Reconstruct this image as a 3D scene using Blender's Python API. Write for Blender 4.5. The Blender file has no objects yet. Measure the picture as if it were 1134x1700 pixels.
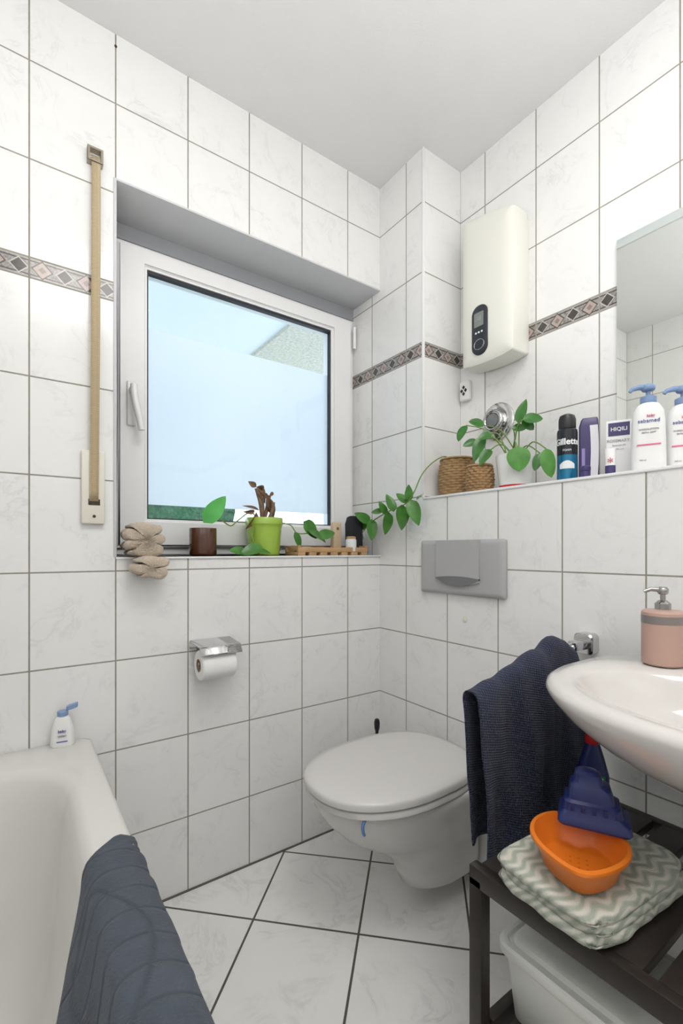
import bpy, bmesh, math, random
from mathutils import Vector, Matrix, noise as mnoise
random.seed(7)
R=math.radians
sc=bpy.context.scene
COL=sc.collection
pi=math.pi

# ------------------------------------------------------------------ materials
class G:
    def __init__(s,mat):
        mat.use_nodes=True
        s.nt=mat.node_tree; s.n=s.nt.nodes; s.l=s.nt.links
        s.b=s.n.get('Principled BSDF')
    def put(s,sock,v):
        if hasattr(v,'is_output'): s.l.new(v,sock)
        else: sock.default_value=v
    def m(s,op,a,b=None,c=None,clamp=False):
        nd=s.n.new('ShaderNodeMath'); nd.operation=op; nd.use_clamp=clamp
        s.put(nd.inputs[0],a)
        if b is not None: s.put(nd.inputs[1],b)
        if c is not None: s.put(nd.inputs[2],c)
        return nd.outputs[0]
    def mix(s,f,a,b):
        nd=s.n.new('ShaderNodeMix'); nd.data_type='RGBA'
        s.put(nd.inputs[0],f)
        s.put(nd.inputs[6],a if hasattr(a,'is_output') else (*a,1)); s.put(nd.inputs[7],b if hasattr(b,'is_output') else (*b,1))
        return nd.outputs[2]
    def noise(s,vec=None,scale=5,detail=4,rough=.5,dist=0):
        nd=s.n.new('ShaderNodeTexNoise')
        if vec is not None: s.l.new(vec,nd.inputs['Vector'])
        nd.inputs['Scale'].default_value=scale; nd.inputs['Detail'].default_value=detail
        nd.inputs['Roughness'].default_value=rough; nd.inputs['Distortion'].default_value=dist
        return nd.outputs[0]
    def obj(s):
        return s.n.new('ShaderNodeTexCoord').outputs['Object']
    def pos(s):
        return s.n.new('ShaderNodeNewGeometry').outputs['Position']
    def sep(s,v):
        nd=s.n.new('ShaderNodeSeparateXYZ'); s.l.new(v,nd.inputs[0]); return nd.outputs
    def comb(s,x,y,z):
        nd=s.n.new('ShaderNodeCombineXYZ')
        for i,v in enumerate((x,y,z)): s.put(nd.inputs[i],v)
        return nd.outputs[0]
    def vadd(s,a,b):
        nd=s.n.new('ShaderNodeVectorMath'); s.l.new(a,nd.inputs[0]); s.put(nd.inputs[1],b); return nd.outputs[0]
    def bump(s,h,strength=.3,dist=.002):
        nd=s.n.new('ShaderNodeBump'); nd.inputs['Strength'].default_value=strength; nd.inputs['Distance'].default_value=dist
        s.put(nd.inputs['Height'],h); s.l.new(nd.outputs[0],s.b.inputs['Normal'])

def M(name,col,rough=.5,metal=0,var=.06,scale=12,bump=0,bscale=60,bdist=.001,spec=None,trans=0,sheen=0,coat=0):
    mt=bpy.data.materials.new(name); g=G(mt)
    o=g.obj(); n=g.noise(o,scale,4)
    dark=tuple(max(0,c*(1-var)) for c in col); lite=tuple(min(1,c*(1+var)) for c in col)
    g.l.new(g.mix(n,dark,lite),g.b.inputs['Base Color'])
    g.b.inputs['Roughness'].default_value=rough; g.b.inputs['Metallic'].default_value=metal
    if spec is not None: g.b.inputs['Specular IOR Level'].default_value=spec
    if trans: g.b.inputs['Transmission Weight'].default_value=trans
    if sheen: g.b.inputs['Sheen Weight'].default_value=sheen
    if coat: g.b.inputs['Coat Weight'].default_value=coat
    if bump: g.bump(g.noise(o,bscale,3),bump,bdist)
    return mt

def tile_mat(name,axis,u0,border=True):
    mt=bpy.data.materials.new(name); g=G(mt)
    p=g.pos(); s=g.sep(p); u=s[0] if axis=='X' else s[1]; z=s[2]
    uu=g.m('DIVIDE',g.m('SUBTRACT',u,u0),.2)
    fr=g.m('FRACT',uu); du=g.m('MULTIPLY',g.m('MINIMUM',fr,g.m('SUBTRACT',1,fr)),.2)
    hi=g.m('GREATER_THAN',z,1.752) if border else 0.0
    off=g.m('ADD',.976,g.m('MULTIPLY',hi,.802))
    rr=g.m('DIVIDE',g.m('SUBTRACT',z,off),.25)
    fz=g.m('FRACT',rr); dz=g.m('MULTIPLY',g.m('MINIMUM',fz,g.m('SUBTRACT',1,fz)),.25)
    d=g.m('MINIMUM',du,dz)
    tile=g.m('DIVIDE',g.m('SUBTRACT',d,.0015),.0009,clamp=True)
    cell=g.comb(g.m('MULTIPLY',g.m('FLOOR',uu),3.71),g.m('MULTIPLY',g.m('FLOOR',rr),5.13),0.0)
    pv=g.vadd(p,cell)
    n1=g.noise(pv,6.5,6,.6,1.4)
    vein=g.m('SUBTRACT',1,g.m('MULTIPLY',g.m('ABSOLUTE',g.m('SUBTRACT',n1,.5)),34),clamp=True)
    n2=g.noise(pv,9,4,.6,.6)
    cloud=g.m('MULTIPLY',g.m('SUBTRACT',n2,.44,clamp=True),2.8,clamp=True)
    vf=g.m('MULTIPLY',vein,cloud)
    base=g.mix(g.m('MULTIPLY',cloud,.32),(.855,.855,.845),(.76,.76,.755))
    base=g.mix(g.m('MULTIPLY',vf,.55),base,(.60,.60,.61))
    grout=g.mix(g.noise(p,40,2),(.24,.225,.19),(.38,.36,.31))
    col=g.mix(tile,grout,base)
    if border:
        bz=g.m('ABSOLUTE',g.m('SUBTRACT',z,1.752))
        inb=g.m('LESS_THAN',bz,.0245)
        f2=g.m('FRACT',g.m('DIVIDE',g.m('SUBTRACT',u,u0),.1))
        da=g.m('MULTIPLY',g.m('ABSOLUTE',g.m('SUBTRACT',f2,.28)),.1)
        db=g.m('MULTIPLY',g.m('ABSOLUTE',g.m('SUBTRACT',f2,.78)),.1)
        A=g.m('ADD',da,bz); B=g.m('ADD',g.m('MULTIPLY',db,1.0),bz)
        nn=g.noise(p,110,4,.7)
        bg=g.mix(g.m('MULTIPLY',g.m('SUBTRACT',nn,.35),3,clamp=True),(.15,.14,.13),(.48,.45,.43))
        ln=g.m('LESS_THAN',g.m('ABSOLUTE',g.m('SUBTRACT',bz,.0175)),.0016)
        bg=g.mix(ln,bg,(.07,.06,.055))
        ed=g.m('GREATER_THAN',bz,.0210)
        bg=g.mix(ed,bg,(.40,.38,.36))
        ringA=g.m('LESS_THAN',A,.0245); bg=g.mix(ringA,bg,(.08,.07,.06))
        a1=g.m('LESS_THAN',A,.0205); bg=g.mix(a1,bg,g.mix(nn,(.34,.26,.23),(.56,.46,.42)))
        a2=g.m('LESS_THAN',A,.009); bg=g.mix(a2,bg,(.26,.21,.19))
        b0=g.m('LESS_THAN',B,.0215); bg=g.mix(b0,bg,(.50,.48,.46))
        b1=g.m('LESS_THAN',B,.0175); bg=g.mix(b1,bg,g.mix(nn,(.02,.018,.017),(.12,.105,.095)))
        bg=g.mix(tile,grout,bg)
        col=g.mix(inb,col,bg)
    g.l.new(col,g.b.inputs['Base Color'])
    g.l.new(g.m('SUBTRACT',.85,g.m('MULTIPLY',tile,.70)),g.b.inputs['Roughness'])
    wav=g.noise(pv,4,1)
    g.bump(g.m('ADD',g.m('MULTIPLY',tile,.6),g.m('MULTIPLY',wav,.4)),.35,.0018)
    return mt

def floor_mat():
    mt=bpy.data.materials.new('floor_tile'); g=G(mt)
    p=g.pos(); s=g.sep(p)
    a=g.m('DIVIDE',g.m('SUBTRACT',g.m('SUBTRACT',s[0],s[1]),.765),.42)
    b=g.m('DIVIDE',g.m('SUBTRACT',g.m('ADD',s[0],s[1]),.334),.42)
    def dd(v):
        f=g.m('FRACT',v); return g.m('MULTIPLY',g.m('MINIMUM',f,g.m('SUBTRACT',1,f)),.297)
    d=g.m('MINIMUM',dd(a),dd(b))
    tile=g.m('DIVIDE',g.m('SUBTRACT',d,.0026),.001,clamp=True)
    pv=g.vadd(p,g.comb(g.m('MULTIPLY',g.m('FLOOR',a),3.3),g.m('MULTIPLY',g.m('FLOOR',b),4.7),0.0))
    n1=g.noise(pv,5,6,.6,1.6)
    vein=g.m('SUBTRACT',1,g.m('MULTIPLY',g.m('ABSOLUTE',g.m('SUBTRACT',n1,.5)),24),clamp=True)
    cl=g.m('MULTIPLY',g.m('SUBTRACT',g.noise(pv,7,4),.43,clamp=True),2.6,clamp=True)
    base=g.mix(g.m('MULTIPLY',cl,.4),(.87,.87,.85),(.75,.75,.73))
    base=g.mix(g.m('MULTIPLY',g.m('MULTIPLY',vein,cl),.7),base,(.54,.53,.51))
    col=g.mix(tile,(.10,.09,.075),base)
    g.l.new(col,g.b.inputs['Base Color'])
    g.l.new(g.m('SUBTRACT',.8,g.m('MULTIPLY',tile,.60)),g.b.inputs['Roughness'])
    g.bump(tile,.4,.0015)
    return mt

tileX=tile_mat('wall_tile_north','X',.2335)
tileY=tile_mat('wall_tile_east','Y',-.151)
tileC=tile_mat('wall_tile_shaft','X',1.192)
floorM=floor_mat()
ceilM=M('ceiling_paint',(.72,.72,.72),.9,bump=.3,bscale=180,var=.02,bdist=.002)
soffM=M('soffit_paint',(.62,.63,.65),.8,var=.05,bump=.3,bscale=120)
upvc=M('white_upvc',(.87,.875,.88),.28,var=.01)
whitep=M('white_plastic',(.84,.84,.83),.3,var=.02)
creamp=M('cream_plastic',(.78,.75,.66),.4,var=.03)
heatM=M('heater_enamel',(.80,.80,.73),.3,var=.01)
ceram=M('grey_ceramic',(.68,.67,.65),.08,var=.01,coat=.3)
sinkM=M('sink_ceramic',(.68,.655,.63),.08,var=.01,coat=.3)
tubM=M('tub_enamel',(.70,.69,.66),.12,var=.01,coat=.3)
seatM=M('seat_plastic',(.64,.63,.61),.25,var=.01)
chrome=M('chrome',(.62,.62,.63),.12,1,var=.02)
greyp=M('flush_grey_plastic',(.44,.44,.45),.3,var=.02)
greyd=M('flush_dark_plastic',(.18,.18,.19),.4,var=.02)
blackp=M('black_plastic',(.015,.015,.017),.35,var=.1)
blackg=M('black_gasket',(.02,.025,.035),.5,var=.1)
greenpot=M('lime_pot_glaze',(.36,.55,.07),.2,var=.08,coat=.4)
brownglass=M('brown_glass',(.09,.03,.015),.08,var=.1,coat=.6)
soil=M('soil',(.05,.03,.02),.95,var=.5,scale=90,bump=1,bscale=120,bdist=.003)
leafM=M('pothos_leaf',(.06,.21,.03),.3,var=.6,scale=30,bump=.2,bscale=50)
leafL=M('light_leaf',(.10,.46,.10),.35,var=.35,scale=25)
stemM=M('green_stem',(.17,.30,.06),.5,var=.2)
pileaM=M('pilea_leaf',(.04,.17,.025),.28,var=.6,scale=30)
pileaL=M('pilea_young_leaf',(.09,.28,.05),.3,var=.5,scale=30)
deadM=M('dead_leaf',(.21,.13,.08),.85,var=.6,scale=60,bump=.5)
wood=M('light_wood',(.50,.31,.15),.55,var=.3,scale=30)
blackwood=M('black_stained_wood',(.028,.022,.019),.36,var=.5,scale=30,bump=.15,bscale=90)
pinkp=M('pink_soft_plastic',(.52,.34,.28),.42,var=.03)
greymet=M('grey_metallic',(.30,.27,.26),.35,.6)
orangeP=M('orange_plastic',(.82,.21,.02),.35,var=.06)
blueP=M('navy_blue_plastic',(.02,.03,.14),.35,var=.1)
redP=M('red_plastic',(.60,.02,.02),.35)
pumpblue=M('pale_blue_plastic',(.22,.32,.54),.35,var=.05)
purple=M('purple_print',(.055,.04,.15),.35,var=.05)
inkblue=M('ink_blue',(.12,.15,.38),.5)
inkpink=M('ink_pink',(.75,.15,.30),.5)
inkgrey=M('ink_grey',(.35,.35,.38),.5)
inkwhite=M('ink_white',(.85,.87,.88),.4)
canblk=M('can_black',(.012,.014,.02),.22,.2)
canblu=M('can_blue',(.01,.16,.30),.2,.3)
cardW=M('card_white',(.86,.86,.87),.5,var=.02)
paper=M('toilet_paper',(.88,.88,.87),.9,var=.02,bump=.3,bscale=150)
candle=M('beige_candle',(.62,.48,.33),.5)
boxM=M('milky_plastic',(.90,.91,.87),.3,var=.02)
metalbr=M('bronze_metal',(.38,.33,.27),.35,.7)
hedgeM=M('hedge',(.05,.13,.07),.9,var=.95,scale=30,bump=1,bscale=25,bdist=.05)
slabM=M('balcony_stucco',(.50,.50,.43),.95,var=.5,scale=50,bump=.6,bscale=90,bdist=.01)
outW=M('balcony_white',(.66,.72,.76),.9,var=.03)
lcd=M('lcd_grey',(.20,.22,.20),.15)

def towel_mat(name,col,scale=260,emboss=False,ribs=False,sheen=.1,bd=.003):
    mt=bpy.data.materials.new(name); g=G(mt)
    o=g.obj(); n=g.noise(o,30,4)
    c=g.mix(n,tuple(x*.75 for x in col),tuple(min(1,x*1.25) for x in col))
    g.b.inputs['Roughness'].default_value=.95
    g.b.inputs['Sheen Weight'].default_value=sheen
    g.b.inputs['Specular IOR Level'].default_value=.15
    h=g.noise(o,scale,2)
    if ribs:
        s=g.sep(o)
        a=g.m('SINE',g.m('MULTIPLY',g.m('ADD',s[0],g.m('MULTIPLY',s[2],.6)),800)); b=g.m('SINE',g.m('MULTIPLY',g.m('SUBTRACT',s[2],g.m('MULTIPLY',s[0],.6)),800))
        h2=g.m('MULTIPLY',g.m('ADD',g.m('MULTIPLY',a,b),1),.5)
        h=g.m('ADD',g.m('MULTIPLY',h,.4),h2); c=g.mix(h2,tuple(x*.6 for x in col),tuple(x*1.4 for x in col))
    if emboss:
        s=g.sep(o)
        w1=g.m('ADD',s[1],g.m('MULTIPLY',g.m('SINE',g.m('MULTIPLY',g.m('ADD',s[0],s[2]),26)),.022))
        band=g.m('ABSOLUTE',g.m('SINE',g.m('MULTIPLY',w1,62)))
        e1=g.m('SUBTRACT',1,g.m('MULTIPLY',band,3.2),clamp=True)
        w2=g.m('ADD',g.m('SUBTRACT',s[0],s[2]),g.m('MULTIPLY',g.m('SINE',g.m('MULTIPLY',s[1],18)),.03))
        band2=g.m('ABSOLUTE',g.m('SINE',g.m('MULTIPLY',w2,22)))
        e2=g.m('SUBTRACT',1,g.m('MULTIPLY',band2,7),clamp=True)
        e=g.m('MAXIMUM',e1,e2)
        h=g.m('SUBTRACT',g.m('MULTIPLY',h,.8),g.m('MULTIPLY',e,1.4))
        c=g.mix(g.m('MULTIPLY',e,.45),c,tuple(x*.62 for x in col))
    g.l.new(c,g.b.inputs['Base Color'])
    g.bump(h,.8,bd)
    return mt
navyT=towel_mat('navy_waffle_cotton',(.034,.040,.072),ribs=True,sheen=.12)
slateT=towel_mat('slate_terry',(.078,.092,.116),emboss=True)
beigeT=towel_mat('beige_terry',(.60,.50,.40),sheen=.3,scale=300,bd=.006)
def wave_mat():
    mt=bpy.data.materials.new('green_wave_cotton'); g=G(mt)
    o=g.obj(); s=g.sep(o)
    n=g.m('MULTIPLY',g.m('SUBTRACT',g.noise(o,14,2),.5),.034)
    n2=g.m('MULTIPLY',g.m('SUBTRACT',g.noise(g.vadd(o,(3,1,2)),9,1),.5),.05)
    sm=g.m('MULTIPLY',g.m('SINE',g.m('MULTIPLY',g.m('ADD',s[0],n2),140)),.0055)
    v=g.m('ADD',g.m('ADD',s[1],sm),g.m('ADD',n,g.m('MULTIPLY',s[2],.9)))
    b=g.m('SINE',g.m('MULTIPLY',v,330))
    f=g.m('MULTIPLY',g.m('ADD',b,.8),.65,clamp=True)
    c=g.mix(f,(.33,.38,.31),(.66,.65,.57))
    c=g.mix(g.m('MULTIPLY',g.noise(o,400,2),.5),c,(.52,.52,.46))
    g.l.new(c,g.b.inputs['Base Color']); g.b.inputs['Roughness'].default_value=.95
    g.bump(g.m('ADD',g.noise(o,300,2),f),.6,.002)
    return mt
waveT=wave_mat()
def strap_mat():
    mt=bpy.data.materials.new('woven_strap'); g=G(mt)
    o=g.obj(); s=g.sep(o)
    w=g.m('SINE',g.m('MULTIPLY',s[2],1300))
    e=g.m('GREATER_THAN',g.m('ABSOLUTE',s[0]),.0085)
    c=g.mix(g.m('MULTIPLY',g.m('ADD',w,1),.25),(.50,.40,.25),(.38,.29,.17))
    c=g.mix(g.m('MULTIPLY',e,.35),c,(.70,.61,.46))
    g.l.new(c,g.b.inputs['Base Color']); g.b.inputs['Roughness'].default_value=.85
    g.bump(w,.3,.001); return mt
strapM=strap_mat()
def wicker_mat():
    mt=bpy.data.materials.new('wicker'); g=G(mt)
    o=g.obj(); n=g.noise(o,90,4,.6)
    c=g.mix(n,(.20,.11,.045),(.56,.36,.17))
    g.l.new(c,g.b.inputs['Base Color']); g.b.inputs['Roughness'].default_value=.55
    g.bump(n,.5,.002); return mt
wickM=wicker_mat()
def mirror_mat():
    mt=bpy.data.materials.new('mirror_silver'); g=G(mt)
    g.l.new(g.mix(g.noise(g.obj(),3,1),(.78,.81,.78),(.80,.83,.80)),g.b.inputs['Base Color'])
    g.b.inputs['Metallic'].default_value=1; g.b.inputs['Roughness'].default_value=.01; return mt
mirM=mirror_mat()
frostM=M('frosted_mirror_edge',(.62,.67,.66),.35,.4,var=.02)
def glass_mat():
    mt=bpy.data.materials.new('window_glass'); g=G(mt)
    g.n.remove(g.b)
    t=g.n.new('ShaderNodeBsdfTransparent'); t.inputs[0].default_value=(.93,.97,.99,1)
    gl=g.n.new('ShaderNodeBsdfGlossy'); gl.inputs['Roughness'].default_value=.02
    f=g.n.new('ShaderNodeFresnel'); f.inputs[0].default_value=1.35
    mx=g.n.new('ShaderNodeMixShader'); g.l.new(f.outputs[0],mx.inputs[0]); g.l.new(t.outputs[0],mx.inputs[1]); g.l.new(gl.outputs[0],mx.inputs[2])
    g.l.new(mx.outputs[0],g.n['Material Output'].inputs[0]); return mt
def film_mat():
    mt=bpy.data.materials.new('frosted_film'); g=G(mt)
    g.n.remove(g.b)
    t=g.n.new('ShaderNodeBsdfTranslucent'); d=g.n.new('ShaderNodeBsdfDiffuse')
    c=g.mix(g.noise(g.obj(),2,2),(.88,.895,.93),(.95,.96,.97))
    g.l.new(c,t.inputs[0]); d.inputs[0].default_value=(.7,.74,.78,1)
    mx=g.n.new('ShaderNodeMixShader'); mx.inputs[0].default_value=.2
    g.l.new(t.outputs[0],mx.inputs[1]); g.l.new(d.outputs[0],mx.inputs[2])
    g.l.new(mx.outputs[0],g.n['Material Output'].inputs[0]); return mt
glassM=glass_mat(); filmM=film_mat()

# ------------------------------------------------------------------ geometry helpers
def root(name,loc,label,cat,rot=0,group=None):
    o=bpy.data.objects.new(name,None); o.empty_display_size=.05
    o.location=loc; o.rotation_euler=(0,0,rot); COL.objects.link(o)
    o['label']=label; o['category']=cat
    if group: o['group']=group
    return o
def fin(bm,name,mat,parent=None,loc=(0,0,0),smooth=35,label=None,cat=None,kind=None,rot=None):
    bmesh.ops.remove_doubles(bm,verts=bm.verts,dist=1e-6)
    bmesh.ops.recalc_face_normals(bm,faces=bm.faces)
    me=bpy.data.meshes.new(name); bm.to_mesh(me); bm.free()
    if smooth:
        me.shade_smooth()
        if smooth<180: me.set_sharp_from_angle(angle=R(smooth))
    o=bpy.data.objects.new(name,me); COL.objects.link(o)
    mats=mat if isinstance(mat,(list,tuple)) else [mat]
    for m_ in mats: me.materials.append(m_)
    o.location=loc
    if rot: o.rotation_euler=rot
    if parent: o.parent=parent
    if label: o['label']=label
    if cat: o['category']=cat
    if kind: o['kind']=kind
    return o
def bbox(bm,a,b,bev=0,seg=2,mi=0):
    r=bmesh.ops.create_cube(bm,size=1)
    vs=r['verts']
    for v in vs:
        v.co=Vector([(a[i]+b[i])/2+v.co[i]*(b[i]-a[i]) for i in range(3)])
    fs=set(f for v in vs for f in v.link_faces)
    for f in fs: f.material_index=mi
    if bev:
        es=list(set(e for v in vs for e in v.link_edges))
        bmesh.ops.bevel(bm,geom=es,offset=bev,segments=seg,profile=.5,affect='EDGES')
def box(name,a,b,mat,parent=None,bev=0,seg=2,**k):
    bm=bmesh.new(); bbox(bm,a,b,bev,seg); return fin(bm,name,mat,parent,**k)
def boxes(name,L,mat,parent=None,bev=0,**k):
    bm=bmesh.new()
    for a,b in L: bbox(bm,a,b,bev)
    return fin(bm,name,mat,parent,**k)
def loft(bm,rings,cap0=True,cap1=True,closed=True):
    V=[[bm.verts.new(p) for p in r] for r in rings]
    n=len(V[0])
    for i in range(len(V)-1):
        for j in range(n if closed else n-1):
            k=(j+1)%n
            try: bm.faces.new((V[i][j],V[i][k],V[i+1][k],V[i+1][j]))
            except ValueError: pass
    if cap0: bm.faces.new(V[0])
    if cap1: bm.faces.new(V[-1])
    return V
def circ(r,z,n=32,cx=0,cy=0):
    return [(cx+r*math.cos(2*pi*i/n),cy+r*math.sin(2*pi*i/n),z) for i in range(n)]
def lathe(name,prof,mat,parent=None,n=32,cap0=True,cap1=True,**k):
    bm=bmesh.new(); loft(bm,[circ(r,z,n) for r,z in prof],cap0,cap1)
    return fin(bm,name,mat,parent,**k)
def tube(bm,pts,rad,n=8,caps=True):
    pts=[Vector(p) for p in pts]; rings=[]
    rs=rad if isinstance(rad,(list,tuple)) else [rad]*len(pts)
    prev=None
    for i,p in enumerate(pts):
        t=(pts[min(i+1,len(pts)-1)]-pts[max(i-1,0)]).normalized()
        if prev is None:
            a=Vector((0,0,1)) if abs(t.z)<.9 else Vector((1,0,0))
            nx=t.cross(a).normalized()
        else:
            nx=(prev-t*prev.dot(t)).normalized()
        prev=nx; ny=t.cross(nx)
        rings.append([tuple(p+rs[i]*(nx*math.cos(2*pi*j/n)+ny*math.sin(2*pi*j/n))) for j in range(n)])
    loft(bm,rings,caps,caps)
def spline(P,k=6):
    P=[Vector(p) for p in P]; out=[]
    for i in range(len(P)-1):
        p0=P[max(i-1,0)];p1=P[i];p2=P[i+1];p3=P[min(i+2,len(P)-1)]
        for j in range(k):
            t=j/k
            out.append(.5*((2*p1)+(p2-p0)*t+(2*p0-5*p1+4*p2-p3)*t*t+(3*p1-p0-3*p2+p3)*t**3))
    out.append(P[-1]); return out
def interp(x,T):
    if x<=T[0][0]: return T[0][1]
    for (a,b),(c,d) in zip(T,T[1:]):
        if x<=c:
            q=(x-a)/(c-a); q=q*q*(3-2*q); return b+(d-b)*q
    return T[-1][1]
def rrect(cx,cy,hx,hy,r,z,k=6):
    out=[]
    for (sx,sy,a0) in ((1,1,0),(-1,1,90),(-1,-1,180),(1,-1,270)):
        for i in range(k+1):
            a=R(a0+90*i/k); out.append((cx+sx*(hx-r)+r*math.cos(a),cy+sy*(hy-r)+r*math.sin(a),z))
    return out
def grid(bm,f,nu,nv,mi=0):
    V=[[bm.verts.new(f(i/nu,j/nv)) for j in range(nv+1)] for i in range(nu+1)]
    for i in range(nu):
        for j in range(nv):
            fc=bm.faces.new((V[i][j],V[i+1][j],V[i+1][j+1],V[i][j+1])); fc.material_index=mi
    return V
def text(name,s,size,mat,parent,loc,bend=None,ext=.0004,align='CENTER',rot=None,sx=1,bold=0):
    cu=bpy.data.curves.new(name,'FONT'); cu.body=s; cu.size=size; cu.align_x=align; cu.align_y='CENTER'; cu.extrude=ext; cu.offset=bold
    cu.resolution_u=3
    t=bpy.data.objects.new(name,cu); COL.objects.link(t)
    dg=bpy.context.evaluated_depsgraph_get()
    me=bpy.data.meshes.new_from_object(t.evaluated_get(dg)); bpy.data.objects.remove(t)
    for v in me.vertices:
        x,y,z=v.co.x*sx,v.co.y,v.co.z
        if bend: v.co=((bend+z)*math.sin(x/bend),-(bend+z)*math.cos(x/bend),y)
        else: v.co=(x,-z,y)
    me.materials.clear(); me.materials.append(mat)
    o=bpy.data.objects.new(name,me); COL.objects.link(o); o.parent=parent; o.location=loc
    if rot: o.rotation_euler=rot
    return o
def leaf(bm,base,d,nrm,L,W,kind='heart',droop=.25,cup=.15):
    base=Vector(base); d=Vector(d).normalized(); nrm=Vector(nrm)
    side=d.cross(nrm).normalized(); nrm=side.cross(d).normalized()
    S=(-1,-.5,0,.5,1); N=9; rows=[]
    for i in range(N+1):
        t=i/N
        if kind=='heart': w=W/2*max(0,math.sin(pi*min(1,t**.62)))**.75
        elif kind=='round': w=W/2*max(0,math.sin(pi*min(1,t**.85)))**.6
        else: w=W/2*math.sin(pi*t)
        back=.08*L if kind=='heart' else 0
        row=[]
        for s in S:
            lobe=-back*abs(s)*(1-t)**4*2
            p=base+d*(L*t+lobe)+side*(w*s)+nrm*(cup*w*abs(s)-droop*L*t*t)
            row.append(bm.verts.new(p))
        rows.append(row)
    for i in range(N):
        for j in range(4):
            try: bm.faces.new((rows[i][j],rows[i+1][j],rows[i+1][j+1],rows[i][j+1]))
            except ValueError: pass
def struct(o): o['kind']='structure'; return o
def subsurf(o,l=1):
    m_=o.modifiers.new('sub','SUBSURF'); m_.levels=l; m_.render_levels=l
def solid(o,t,off=0):
    m_=o.modifiers.new('sol','SOLIDIFY'); m_.thickness=t; m_.offset=off

# ------------------------------------------------------------------ room shell
H=2.471; XE=1.192; XR=1.391; XW=-.57; YB=-2.35; SZ=1.015; OT=2.07; JX=.2335; TH=.34; LZ=1.222; YC=-.239
struct(boxes('wall_north',[((XW-.1,0,0),(JX,TH,H)),((JX,0,0),(XE,TH,SZ)),((JX,0,OT),(XE,TH,H))],tileX,smooth=0))
struct(boxes('wall_corner',[((XE,YC,0),(XR+.25,TH,H))],[tileY,tileC],smooth=0))
wc=bpy.data.objects['wall_corner']
for f in wc.data.polygons:
    if abs(f.normal.y)>.5: f.material_index=1
struct(box('wall_ledge',(XE,YB,0),(XR,YC,LZ-.008),tileY,smooth=0))
struct(box('wall_east',(XR,YB,0),(XR+.25,YC,H),tileY,smooth=0))
struct(box('wall_west',(XW-.1,YB,0),(XW,0,H),tileY,smooth=0))
struct(box('wall_south',(XW-.1,YB-.1,0),(XR+.25,YB,H),tileX,smooth=0))
struct(box('floor',(XW-.1,YB-.1,-.1),(XR+.25,TH,0),floorM,smooth=0))
struct(box('ceiling',(XW-.1,YB-.1,H),(XR+.25,TH,H+.1),ceilM,smooth=0))
struct(box('trim_1',(XE-.004,YB,LZ-.008),(XR,YC,LZ),upvc,bev=.002,smooth=35))
struct(box('trim_2',(XE-.0025,YC-.0025,LZ),(XE+.006,YC+.006,H),upvc,bev=.001))
struct(box('trim_3',(JX,-.006,SZ-.006),(XE,.20,SZ),upvc,bev=.001))
struct(box('trim_4',(JX,-.003,OT-.006),(XE,.176,OT),soffM,bev=.001))
struct(box('trim_5',(JX,.176,2.017),(XE,TH,OT),M('shutter_slot_grey',(.34,.35,.37),.7)))
struct(box('trim_6',(JX-.006,-.003,SZ),(JX+.002,.004,OT),soffM,bev=.001))
joint=M('floor_joint_silicone',(.13,.12,.10),.7)
struct(box('baseboard_north',(.18,-.004,.0),(XE,.0,.005),joint,smooth=0))
struct(box('baseboard_east',(XE-.004,YB,.0),(XE,.0,.005),joint,smooth=0))

# ------------------------------------------------------------------ window
W1=root('window_1',(0,0,0),'white plastic casement window with frosted film','window')
W1['kind']='structure'
def frame(name,x0,x1,z0,z1,l,r,t,b,y0,y1,mat,parent,bev=.006):
    bm=bmesh.new()
    def ring(a,bb,c,d,y): return [bm.verts.new(p) for p in ((a,y,c),(bb,y,c),(bb,y,d),(a,y,d))]
    of=ring(x0,x1,z0,z1,y0); inf=ring(x0+l,x1-r,z0+b,z1-t,y0)
    ob=ring(x0,x1,z0,z1,y1); ib=ring(x0+l,x1-r,z0+b,z1-t,y1)
    for i in range(4):
        j=(i+1)%4
        bm.faces.new((of[i],of[j],inf[j],inf[i])); bm.faces.new((ob[i],ob[j],ib[j],ib[i]))
        bm.faces.new((of[i],of[j],ob[j],ob[i])); bm.faces.new((inf[i],inf[j],ib[j],ib[i]))
    if bev:
        es=[e for e in bm.edges if all(abs(v.co.y-y0)<1e-6 for v in e.verts) and not ({e.verts[0],e.verts[1]}&set(of) and {e.verts[0],e.verts[1]}&set(inf))]
        bmesh.ops.bevel(bm,geom=es,offset=bev,segments=3,affect='EDGES')
    return fin(bm,name,mat,parent,smooth=30)
frame('window_frame',JX,XE,SZ,2.017,.045,.035,.03,.035,.176,.26,upvc,W1)
frame('sash',.262,1.172,1.042,2.003,.091,.102,.062,.093,.156,.225,upvc,W1,bev=.01)
frame('gasket',.352,1.072,1.134,1.943,.006,.006,.011,.005,.171,.189,blackg,W1,bev=0)
box('glass',(.353,.19,1.135),(1.071,.194,1.942),glassM,W1,smooth=0)
box('frosted_film',(.354,.1975,1.185),(1.070,.1985,1.765),filmM,W1,smooth=0)
bm=bmesh.new(); bbox(bm,(.290,.148,1.425),(.318,.157,1.565),.004)
tube(bm,[(.304,.15,1.535),(.304,.122,1.535)],.010,12)
tube(bm,spline([(.304,.118,1.545),(.306,.112,1.50),(.318,.108,1.44),(.324,.108,1.405)],5),[.011]*10+[.010]*6,12)
fin(bm,'window_handle',upvc,W1,smooth=60,label='white lever handle')
for z in (1.93,1.12):
    bm=bmesh.new(); tube(bm,[(1.178,.150,z-.045),(1.178,.150,z+.045)],.007,10); fin(bm,'hinge',upvc,W1)

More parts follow.
